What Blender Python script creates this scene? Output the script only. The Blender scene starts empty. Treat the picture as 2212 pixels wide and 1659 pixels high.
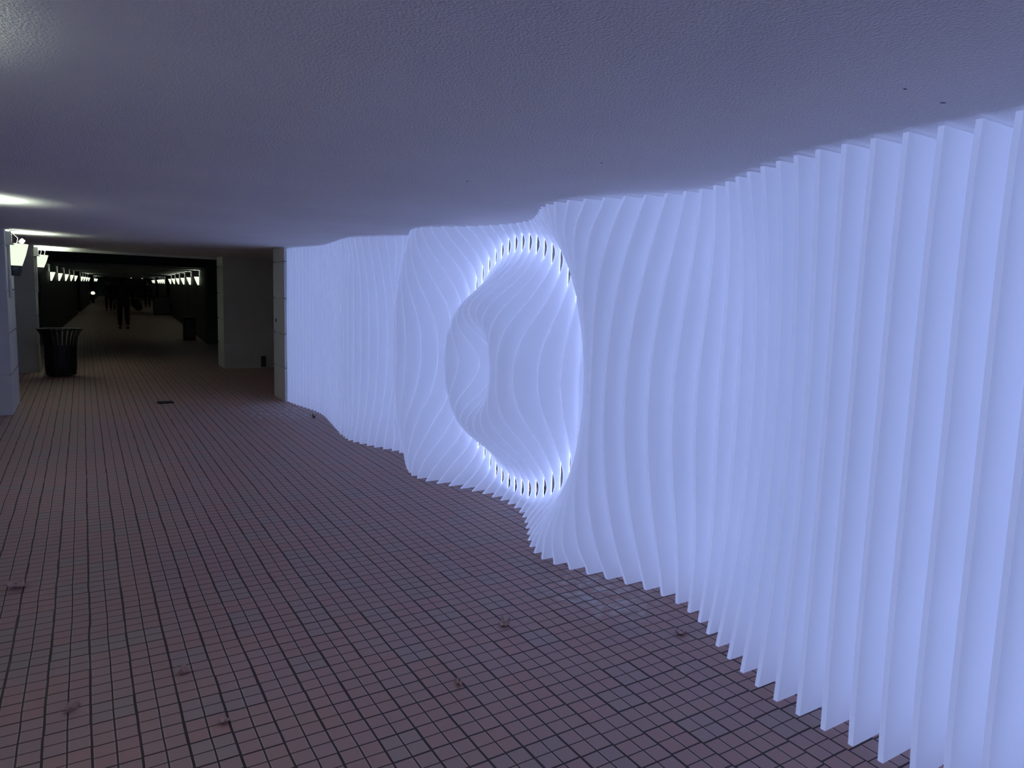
import bpy, bmesh, math, random
from mathutils import Vector, Matrix
PI = math.pi
S = bpy.context.scene
C = S.collection
rnd = random.Random(7)

# ------------------------------------------------------------------ camera, world, exposure
FPX, YAW, PITCH, ROLL = 1502.5, 0.552426, -0.113897, 0.0298416
EYE = 1.57
def cam_axes():
    cy, sy = math.cos(YAW), math.sin(YAW)
    f = Vector((sy, cy, 0)); r = Vector((cy, -sy, 0)); u = Vector((0, 0, 1))
    cp, sp = math.cos(PITCH), math.sin(PITCH)
    f2 = f*cp + u*sp; u2 = u*cp - f*sp
    cr, sr = math.cos(ROLL), math.sin(ROLL)
    return r*cr + u2*sr, u2*cr - r*sr, f2
ax, ay, az = cam_axes()
cd = bpy.data.cameras.new('camera'); cam = bpy.data.objects.new('camera', cd); C.objects.link(cam)
cd.sensor_fit = 'HORIZONTAL'; cd.sensor_width = 36.0; cd.lens = FPX/2212*36.0
cd.clip_start = 0.05; cd.clip_end = 300
M = Matrix((ax, ay, -az)).transposed().to_4x4(); M.translation = (0, 0, EYE); cam.matrix_world = M
S.camera = cam

W = bpy.data.worlds.new('night'); S.world = W; W.use_nodes = True
W.node_tree.nodes['Background'].inputs[0].default_value = (0.10, 0.16, 0.34, 1)
W.node_tree.nodes['Background'].inputs[1].default_value = 0.004
S.view_settings.view_transform = 'Standard'; S.view_settings.look = 'None'
S.view_settings.gamma = 1.0; S.view_settings.exposure = 1.15; S.view_settings.use_curve_mapping = False
cy_ = S.cycles
cy_.max_bounces = 14; cy_.diffuse_bounces = 10; cy_.glossy_bounces = 3; cy_.transmission_bounces = 10
cy_.sample_clamp_indirect = 4.0; cy_.caustics_reflective = False; cy_.caustics_refractive = False
cy_.use_denoising = True

LED_COL, LED_PWR = (0.385, 0.50, 1.0), 6.5          # light strips on the fins' back edges
SCONCE_COL, SCONCE_GLOW = (0.88, 1.0, 0.78), 0.47
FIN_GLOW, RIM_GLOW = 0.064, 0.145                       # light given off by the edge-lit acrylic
UPLIGHT_W = 17.0                                      # lamp inside a near sconce
TUNNEL_W = 1.25                                       # lamp inside a far sconce

# ------------------------------------------------------------------ measurements
H = 2.1738          # fin height
CEIL = 2.19         # ceiling above the floor
def zf(y):          # the floor (and the ceiling) climb gently beyond y = 4 m
    return 0.01334*max(0.0, y-4.0)
def fin_y(k): return 1.24166 + 0.109538*k
T_FIN = 0.020

# ------------------------------------------------------------------ materials
def mat(name):
    m = bpy.data.materials.new(name); m.use_nodes = True
    nt = m.node_tree; nt.nodes.clear()
    out = nt.nodes.new('ShaderNodeOutputMaterial')
    return m, nt, out
def N(nt, t, **kw):
    n = nt.nodes.new(t)
    for k, v in kw.items():
        if k.startswith('i_'):
            n.inputs[k[2:].replace('_', ' ')].default_value = v
        else: setattr(n, k, v)
    return n
def L(nt, a, b): nt.links.new(a, b)
def math_(nt, op, a, b=None, c=None):
    n = nt.nodes.new('ShaderNodeMath'); n.operation = op
    for i, v in enumerate((a, b, c)):
        if v is None: continue
        if isinstance(v, (int, float)): n.inputs[i].default_value = v
        else: nt.links.new(v, n.inputs[i])
    return n.outputs[0]
def mixc(nt, f, a, b, mode='MIX'):
    n = nt.nodes.new('ShaderNodeMix'); n.data_type = 'RGBA'; n.blend_type = mode
    for idx, v in ((0, f), (6, a), (7, b)):
        if isinstance(v, (int, float)): n.inputs[idx].default_value = v
        elif isinstance(v, tuple): n.inputs[idx].default_value = (*v, 1)
        else: nt.links.new(v, n.inputs[idx])
    return n.outputs[2]
def simple(name, col, rough=0.6, metal=0.0, var=0.12, scale=14.0, bump=0.0, bscale=60.0, spec=0.4):
    m, nt, out = mat(name)
    p = N(nt, 'ShaderNodeBsdfPrincipled'); p.inputs['Roughness'].default_value = rough
    p.inputs['Metallic'].default_value = metal; p.inputs['Specular IOR Level'].default_value = spec
    tc = N(nt, 'ShaderNodeTexCoord')
    no = N(nt, 'ShaderNodeTexNoise'); no.inputs['Scale'].default_value = scale; no.inputs['Detail'].default_value = 5
    L(nt, tc.outputs['Object'], no.inputs['Vector'])
    lo = tuple(c*(1-var) for c in col); hi = tuple(min(1, c*(1+var)) for c in col)
    L(nt, mixc(nt, no.outputs['Fac'], lo, hi), p.inputs['Base Color'])
    if bump > 0:
        n2 = N(nt, 'ShaderNodeTexNoise'); n2.inputs['Scale'].default_value = bscale; n2.inputs['Detail'].default_value = 4
        L(nt, tc.outputs['Object'], n2.inputs['Vector'])
        b = N(nt, 'ShaderNodeBump'); b.inputs['Strength'].default_value = bump; b.inputs['Distance'].default_value = 0.004
        L(nt, n2.outputs['Fac'], b.inputs['Height']); L(nt, b.outputs[0], p.inputs['Normal'])
    L(nt, p.outputs[0], out.inputs[0]); return m
def glow(name, col, power):
    m, nt, out = mat(name)
    e = N(nt, 'ShaderNodeEmission'); e.inputs[0].default_value = (*col, 1); e.inputs[1].default_value = power
    L(nt, e.outputs[0], out.inputs[0]); return m

def m_acrylic(name, glow_):
    m, nt, out = mat(name)
    d = N(nt, 'ShaderNodeBsdfDiffuse'); t = N(nt, 'ShaderNodeBsdfTranslucent')
    tc = N(nt, 'ShaderNodeTexCoord'); no = N(nt, 'ShaderNodeTexNoise'); no.inputs['Scale'].default_value = 3.0
    no.inputs['Detail'].default_value = 4
    L(nt, tc.outputs['Object'], no.inputs['Vector'])
    c = mixc(nt, no.outputs['Fac'], (0.85, 0.85, 0.855), (0.90, 0.90, 0.905))
    L(nt, c, d.inputs[0]); L(nt, c, t.inputs[0])
    mx = N(nt, 'ShaderNodeMixShader'); mx.inputs[0].default_value = 0.42
    L(nt, d.outputs[0], mx.inputs[1]); L(nt, t.outputs[0], mx.inputs[2])
    g = N(nt, 'ShaderNodeBsdfGlossy'); g.inputs['Roughness'].default_value = 0.45
    m2 = N(nt, 'ShaderNodeMixShader'); m2.inputs[0].default_value = 0.03
    L(nt, mx.outputs[0], m2.inputs[1]); L(nt, g.outputs[0], m2.inputs[2])
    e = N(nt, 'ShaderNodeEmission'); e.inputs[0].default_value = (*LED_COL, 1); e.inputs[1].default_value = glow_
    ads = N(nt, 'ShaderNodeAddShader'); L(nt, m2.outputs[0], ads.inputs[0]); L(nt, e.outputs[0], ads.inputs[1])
    L(nt, ads.outputs[0], out.inputs[0]); return m

def m_tiles():
    m, nt, out = mat('red_clay_pavers')
    geo = N(nt, 'ShaderNodeNewGeometry')
    wob = N(nt, 'ShaderNodeTexNoise'); wob.inputs['Scale'].default_value = 2.2; wob.inputs['Detail'].default_value = 3
    L(nt, geo.outputs['Position'], wob.inputs['Vector'])
    sub = N(nt, 'ShaderNodeVectorMath', operation='SUBTRACT'); L(nt, wob.outputs['Color'], sub.inputs[0]); sub.inputs[1].default_value = (.5, .5, .5)
    sc = N(nt, 'ShaderNodeVectorMath', operation='SCALE'); L(nt, sub.outputs[0], sc.inputs[0]); sc.inputs['Scale'].default_value = 0.012
    ad = N(nt, 'ShaderNodeVectorMath', operation='ADD'); L(nt, geo.outputs['Position'], ad.inputs[0]); L(nt, sc.outputs[0], ad.inputs[1])
    sx = N(nt, 'ShaderNodeSeparateXYZ'); L(nt, ad.outputs[0], sx.inputs[0])
    P_ = 0.1462
    u = math_(nt, 'DIVIDE', math_(nt, 'SUBTRACT', sx.outputs[0], 1.58), P_)
    v = math_(nt, 'DIVIDE', math_(nt, 'SUBTRACT', sx.outputs[1], 1.932), P_)
    cu = math_(nt, 'FLOOR', u)
    # each column of pavers slipped a little along its length
    wn = N(nt, 'ShaderNodeTexWhiteNoise', noise_dimensions='1D'); L(nt, cu, wn.inputs['W'])
    v = math_(nt, 'ADD', v, math_(nt, 'MULTIPLY', math_(nt, 'SUBTRACT', wn.outputs['Value'], 0.5), 0.10))
    cv = math_(nt, 'FLOOR', v)
    cmb = N(nt, 'ShaderNodeCombineXYZ'); L(nt, cu, cmb.inputs[0]); L(nt, cv, cmb.inputs[1])
    wn2 = N(nt, 'ShaderNodeTexWhiteNoise', noise_dimensions='3D'); L(nt, cmb.outputs[0], wn2.inputs['Vector'])
    sc2 = N(nt, 'ShaderNodeSeparateColor'); L(nt, wn2.outputs['Color'], sc2.inputs[0])
    def edge(x, per):      # distance in metres to the nearest line of the grid
        a = math_(nt, 'FRACT', math_(nt, 'ADD', math_(nt, 'MULTIPLY', x, per), 0.5))
        return math_(nt, 'MULTIPLY', math_(nt, 'ABSOLUTE', math_(nt, 'SUBTRACT', a, 0.5)), P_/per)
    du, dv = edge(u, 1), edge(v, 1)
    su, sv = edge(u, 2), edge(v, 2)
    jit = math_(nt, 'MULTIPLY_ADD', sc2.outputs[1], 0.0022, 0.0027)
    joint = math_(nt, 'LESS_THAN', math_(nt, 'MINIMUM', du, dv), jit)
    wide = math_(nt, 'LESS_THAN', du, math_(nt, 'MULTIPLY_ADD', sc2.outputs[2], 0.0030, 0.0030))
    score = math_(nt, 'MAXIMUM', math_(nt, 'LESS_THAN', su, 0.0030), math_(nt, 'LESS_THAN', sv, 0.0026))
    line = math_(nt, 'MAXIMUM', math_(nt, 'MAXIMUM', joint, wide), score)
    fine = N(nt, 'ShaderNodeTexNoise'); fine.inputs['Scale'].default_value = 90; fine.inputs['Detail'].default_value = 4
    L(nt, geo.outputs['Position'], fine.inputs['Vector'])
    big = N(nt, 'ShaderNodeTexNoise'); big.inputs['Scale'].default_value = 1.3; big.inputs['Detail'].default_value = 4
    L(nt, geo.outputs['Position'], big.inputs['Vector'])
    c1 = mixc(nt, sc2.outputs[0], (0.43, 0.285, 0.265), (0.475, 0.265, 0.235))
    c2 = mixc(nt, math_(nt, 'GREATER_THAN', sc2.outputs[1], 0.84), c1, (0.40, 0.295, 0.275))
    c3 = mixc(nt, math_(nt, 'MULTIPLY', fine.outputs['Fac'], 0.35), c2, (0.48, 0.35, 0.31))
    c4 = mixc(nt, math_(nt, 'MULTIPLY', big.outputs['Fac'], 0.35), c3, (0.30, 0.205, 0.185))
    # pale mineral stains in two places beside the fins
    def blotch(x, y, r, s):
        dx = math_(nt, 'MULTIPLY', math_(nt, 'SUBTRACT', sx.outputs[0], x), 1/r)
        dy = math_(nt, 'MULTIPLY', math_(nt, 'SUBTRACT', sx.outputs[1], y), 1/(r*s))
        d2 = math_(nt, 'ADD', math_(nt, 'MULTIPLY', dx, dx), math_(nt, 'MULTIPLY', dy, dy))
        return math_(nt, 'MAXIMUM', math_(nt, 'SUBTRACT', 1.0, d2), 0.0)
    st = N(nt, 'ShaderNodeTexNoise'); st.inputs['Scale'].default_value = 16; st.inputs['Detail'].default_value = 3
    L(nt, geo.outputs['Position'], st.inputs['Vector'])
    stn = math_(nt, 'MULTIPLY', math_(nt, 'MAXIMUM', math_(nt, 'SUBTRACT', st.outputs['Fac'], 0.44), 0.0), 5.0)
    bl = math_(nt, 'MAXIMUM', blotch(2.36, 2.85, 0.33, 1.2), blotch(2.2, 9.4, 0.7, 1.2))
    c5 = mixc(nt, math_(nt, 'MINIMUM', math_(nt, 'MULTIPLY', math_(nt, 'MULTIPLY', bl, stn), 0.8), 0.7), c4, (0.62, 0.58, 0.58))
    joint_highlight = math_(nt, 'MULTIPLY', math_(nt, 'LESS_THAN', su, 0.0062), 0.30)      # painted highlight: strips beside the lengthwise joints lightened as if catching light
    c5 = mixc(nt, joint_highlight, c5, (0.62, 0.50, 0.46))
    c6 = mixc(nt, line, c5, (0.040, 0.022, 0.020))
    p = N(nt, 'ShaderNodeBsdfPrincipled'); L(nt, c6, p.inputs['Base Color'])
    p.inputs['Specular IOR Level'].default_value = 0.35
    L(nt, math_(nt, 'MULTIPLY_ADD', fine.outputs['Fac'], 0.2, 0.50), p.inputs['Roughness'])
    hgt = math_(nt, 'SUBTRACT', math_(nt, 'MULTIPLY', fine.outputs['Fac'], 0.12), line)
    tilt = math_(nt, 'MULTIPLY', math_(nt, 'ADD', math_(nt, 'MULTIPLY', math_(nt, 'FRACT', u), sc2.outputs[0]), math_(nt, 'MULTIPLY', math_(nt, 'FRACT', v), sc2.outputs[1])), 0.25)
    b = N(nt, 'ShaderNodeBump'); b.inputs['Strength'].default_value = 0.6; b.inputs['Distance'].default_value = 0.003
    L(nt, math_(nt, 'ADD', hgt, tilt), b.inputs['Height']); L(nt, b.outputs[0], p.inputs['Normal'])
    L(nt, p.outputs[0], out.inputs[0]); return m

def m_stucco():
    m, nt, out = mat('painted_stucco')
    geo = N(nt, 'ShaderNodeNewGeometry')
    n1 = N(nt, 'ShaderNodeTexNoise'); n1.inputs['Scale'].default_value = 130; n1.inputs['Detail'].default_value = 3; n1.inputs['Roughness'].default_value = 0.55
    n2 = N(nt, 'ShaderNodeTexNoise'); n2.inputs['Scale'].default_value = 1.1; n2.inputs['Detail'].default_value = 6
    n3 = N(nt, 'ShaderNodeTexNoise'); n3.inputs['Scale'].default_value = 30; n3.inputs['Detail'].default_value = 2
    for n in (n1, n2, n3): L(nt, geo.outputs['Position'], n.inputs['Vector'])
    col = mixc(nt, n2.outputs['Fac'], (0.80, 0.785, 0.79), (0.96, 0.94, 0.945))
    p = N(nt, 'ShaderNodeBsdfPrincipled'); p.inputs['Roughness'].default_value = 0.85; p.inputs['Specular IOR Level'].default_value = 0.2
    L(nt, col, p.inputs['Base Color'])
    b = N(nt, 'ShaderNodeBump'); b.inputs['Strength'].default_value = 0.9; b.inputs['Distance'].default_value = 0.008
    L(nt, math_(nt, 'MULTIPLY_ADD', n3.outputs['Fac'], 0.08, n1.outputs['Fac']), b.inputs['Height']); L(nt, b.outputs[0], p.inputs['Normal'])
    L(nt, p.outputs[0], out.inputs[0]); return m

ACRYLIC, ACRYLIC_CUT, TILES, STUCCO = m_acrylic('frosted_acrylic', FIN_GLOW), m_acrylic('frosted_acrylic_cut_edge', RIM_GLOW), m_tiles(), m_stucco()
LED = glow('led_light', LED_COL, LED_PWR)
WHITEWALL = simple('pale_painted_wall', (0.80, 0.79, 0.79), 0.8, var=0.05, scale=3)
STONE = simple('grey_stone_cladding', (0.66, 0.67, 0.65), 0.8, var=0.08, scale=3, bump=0.3, bscale=45)
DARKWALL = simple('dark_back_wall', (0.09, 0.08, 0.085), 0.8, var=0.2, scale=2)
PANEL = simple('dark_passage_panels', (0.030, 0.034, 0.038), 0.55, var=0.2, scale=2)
TEAL = simple('teal_end_wall', (0.10, 0.16, 0.17), 0.7)
BLACK = simple('black_powder_coat', (0.010, 0.010, 0.012), 0.5, spec=0.25)
DARKMETAL = simple('dark_bronze_metal', (0.05, 0.052, 0.058), 0.45, metal=0.3)
WHITEPAINT = simple('white_painted_metal', (0.62, 0.63, 0.60), 0.5)
DULLCAP = simple('weathered_plastic', (0.16, 0.155, 0.13), 0.6)
SHADE = glow('lit_sconce_glass', SCONCE_COL, SCONCE_GLOW)
SHADE_FAR = glow('lit_far_sconce_glass', SCONCE_COL, 0.50)
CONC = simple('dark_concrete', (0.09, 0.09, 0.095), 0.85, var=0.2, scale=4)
BEAMC = simple('passage_ceiling_concrete', (0.55, 0.57, 0.56), 0.85, var=0.15, scale=3)
LEAFM = simple('dry_brown_leaf', (0.46, 0.30, 0.27), 0.65, var=0.35, scale=40, bump=0.5, bscale=150)
LEAFV = simple('dry_leaf_vein', (0.55, 0.38, 0.34), 0.6)
LEAFR = simple('dark_red_leaf', (0.12, 0.03, 0.03), 0.6, var=0.3, scale=50)
CLOTH = simple('black_cloth', (0.010, 0.010, 0.014), 0.9)
DENIM = simple('dark_denim', (0.016, 0.018, 0.03), 0.9)
SKIN = simple('brown_skin', (0.25, 0.16, 0.12), 0.6)  # one brown skin tone for all walkers
HAIR = simple('dark_hair', (0.01, 0.008, 0.007), 0.7)
POSTER = simple('poster_print', (0.06, 0.09, 0.10), 0.4, var=0.5, scale=3)

# ------------------------------------------------------------------ mesh helpers
def obj(name, bm, m, parent=None, smooth=False):
    bmesh.ops.recalc_face_normals(bm, faces=bm.faces)
    me = bpy.data.meshes.new(name); bm.to_mesh(me); bm.free(); me.materials.append(m)
    if smooth:
        for p in me.polygons: p.use_smooth = True
    o = bpy.data.objects.new(name, me); C.objects.link(o)
    if parent is not None: o.parent = parent
    return o
def thing(name, label, cat, loc=(0, 0, 0), rz=0.0, group=None):
    o = bpy.data.objects.new(name, None); C.objects.link(o); o.location = loc; o.rotation_euler = (0, 0, rz)
    o['label'] = label; o['category'] = cat
    if group: o['group'] = group
    return o
def tag(o, label, cat, group=None):
    o['label'] = label; o['category'] = cat
    if group: o['group'] = group
    return o
def box(bm, x0, x1, y0, y1, z0, z1, f=None):
    vs = []
    for z in (z0, z1):
        for x, y in ((x0, y0), (x1, y0), (x1, y1), (x0, y1)):
            dz = f(y) if f else 0.0
            vs.append(bm.verts.new((x, y, z+dz)))
    for q in ((3, 2, 1, 0), (4, 5, 6, 7), (0, 1, 5, 4), (1, 2, 6, 5), (2, 3, 7, 6), (3, 0, 4, 7)):
        bm.faces.new([vs[i] for i in q])
    return vs
def lathe(bm, prof, n=24, a0=0.0, a1=2*PI, cap=True, cx=0, cy=0):
    full = abs(a1-a0-2*PI) < 1e-6
    m = n if full else n+1
    rings = [[bm.verts.new((cx+r*math.cos(a0+(a1-a0)*i/n), cy+r*math.sin(a0+(a1-a0)*i/n), z)) for i in range(m)] for r, z in prof]
    for a, b in zip(rings, rings[1:]):
        for i in range(n):
            j = (i+1) % m
            bm.faces.new((a[i], a[j], b[j], b[i]))
    if cap:
        bm.faces.new(rings[0][::-1]); bm.faces.new(rings[-1])
        if not full: bm.faces.new([r[0] for r in rings] + [r[-1] for r in rings[::-1]])
def tube(bm, pts, r, n=10):
    pts = [Vector(p) for p in pts]; rings = []
    for i, p in enumerate(pts):
        d = (pts[min(i+1, len(pts)-1)]-pts[max(i-1, 0)]).normalized()
        a = d.orthogonal().normalized() if i == 0 else (rings_a - d*rings_a.dot(d)).normalized()
        rings_a = a; b = d.cross(a)
        rr = r[i] if isinstance(r, (list, tuple)) else r
        rings.append([bm.verts.new(p + (a*math.cos(t)+b*math.sin(t))*rr) for t in (2*PI*j/n for j in range(n))])
    for a, b in zip(rings, rings[1:]):
        for i in range(n): bm.faces.new((a[i], a[(i+1) % n], b[(i+1) % n], b[i]))
    bm.faces.new(rings[0][::-1]); bm.faces.new(rings[-1])

# ------------------------------------------------------------------ the setting
def slab(name, x0, x1, ys, z, th, m, steps=1):
    """A slab following the gentle climb of the underpass; z is its visible face, th its thickness (signed)."""
    bm = bmesh.new(); rows = []
    for y in ys:
        rows.append([bm.verts.new((x, y, z+zf(y)+d)) for x, d in ((x0, 0), (x1, 0), (x1, th), (x0, th))])
    for a, b in zip(rows, rows[1:]):
        for i in range(4): bm.faces.new((a[i], a[(i+1) % 4], b[(i+1) % 4], b[i]))
    bm.faces.new(rows[0]); bm.faces.new(rows[-1])
    o = obj(name, bm, m); o['kind'] = 'structure'; return o
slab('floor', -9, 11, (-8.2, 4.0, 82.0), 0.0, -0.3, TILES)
slab('ceiling', -6.0, 6.2, (-8.2, 4.0, 15.4), CEIL, 0.45, STUCCO)
def wall(name, x0, x1, y0, y1, z0, z1, m):
    bm = bmesh.new(); box(bm, x0, x1, y0, y1, z0, z1, zf); o = obj(name, bm, m); o['kind'] = 'structure'; return o
wall('wall_right', 3.25, 3.5, -8.0, 10.13, 0.0, CEIL, DARKWALL)
wall('wall_left', -3.2, -3.0, -8.0, 15.4, 0.0, CEIL, WHITEWALL)
wall('wall_back', -3.0, 3.5, -8.2, -8.0, 0.0, CEIL, WHITEWALL)
wall('wall_side_passage', 6.0, 6.2, 10.9, 15.4, 0.0, CEIL, DARKWALL)

# clad pillars: stone blocks with thin recessed joints
def pillar(x0, x1, y0, y1, label):
    bm = bmesh.new(); zb = zf((y0+y1)/2)
    cuts = [0.0, 0.482, 0.972, 1.475, 1.995, CEIL]
    g, r = 0.009, 0.022
    for a, b in zip(cuts, cuts[1:]):
        box(bm, x0, x1, y0, y1, a+(g if a > 0 else 0), b-(g if b < CEIL else -0.01), zf)
    box(bm, x0+r, x1-r, y0+r, y1-r, 0.01, CEIL-0.01, zf)
    return tag(obj('pillar', bm, STONE), label, 'pillar')
pL1 = pillar(-2.99, -0.76, 10.10, 11.17, 'pale stone block pillar carrying the large near sconce and white conduit')
pL2 = pillar(-2.99, -0.70, 14.66, 15.36, 'stone block pillar behind the flared litter bin')
pR1 = pillar(2.425, 3.6, 10.14, 10.80, 'stone block pillar where the fin sculpture ends')
pR2 = pillar(2.335, 4.1, 14.64, 15.36, 'broad dark grey stone pillar standing alone at the passage mouth')
pL0 = pillar(-2.99, -0.80, 5.9, 6.9, 'stone block pillar beyond the picture edge on the bin side')

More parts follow.
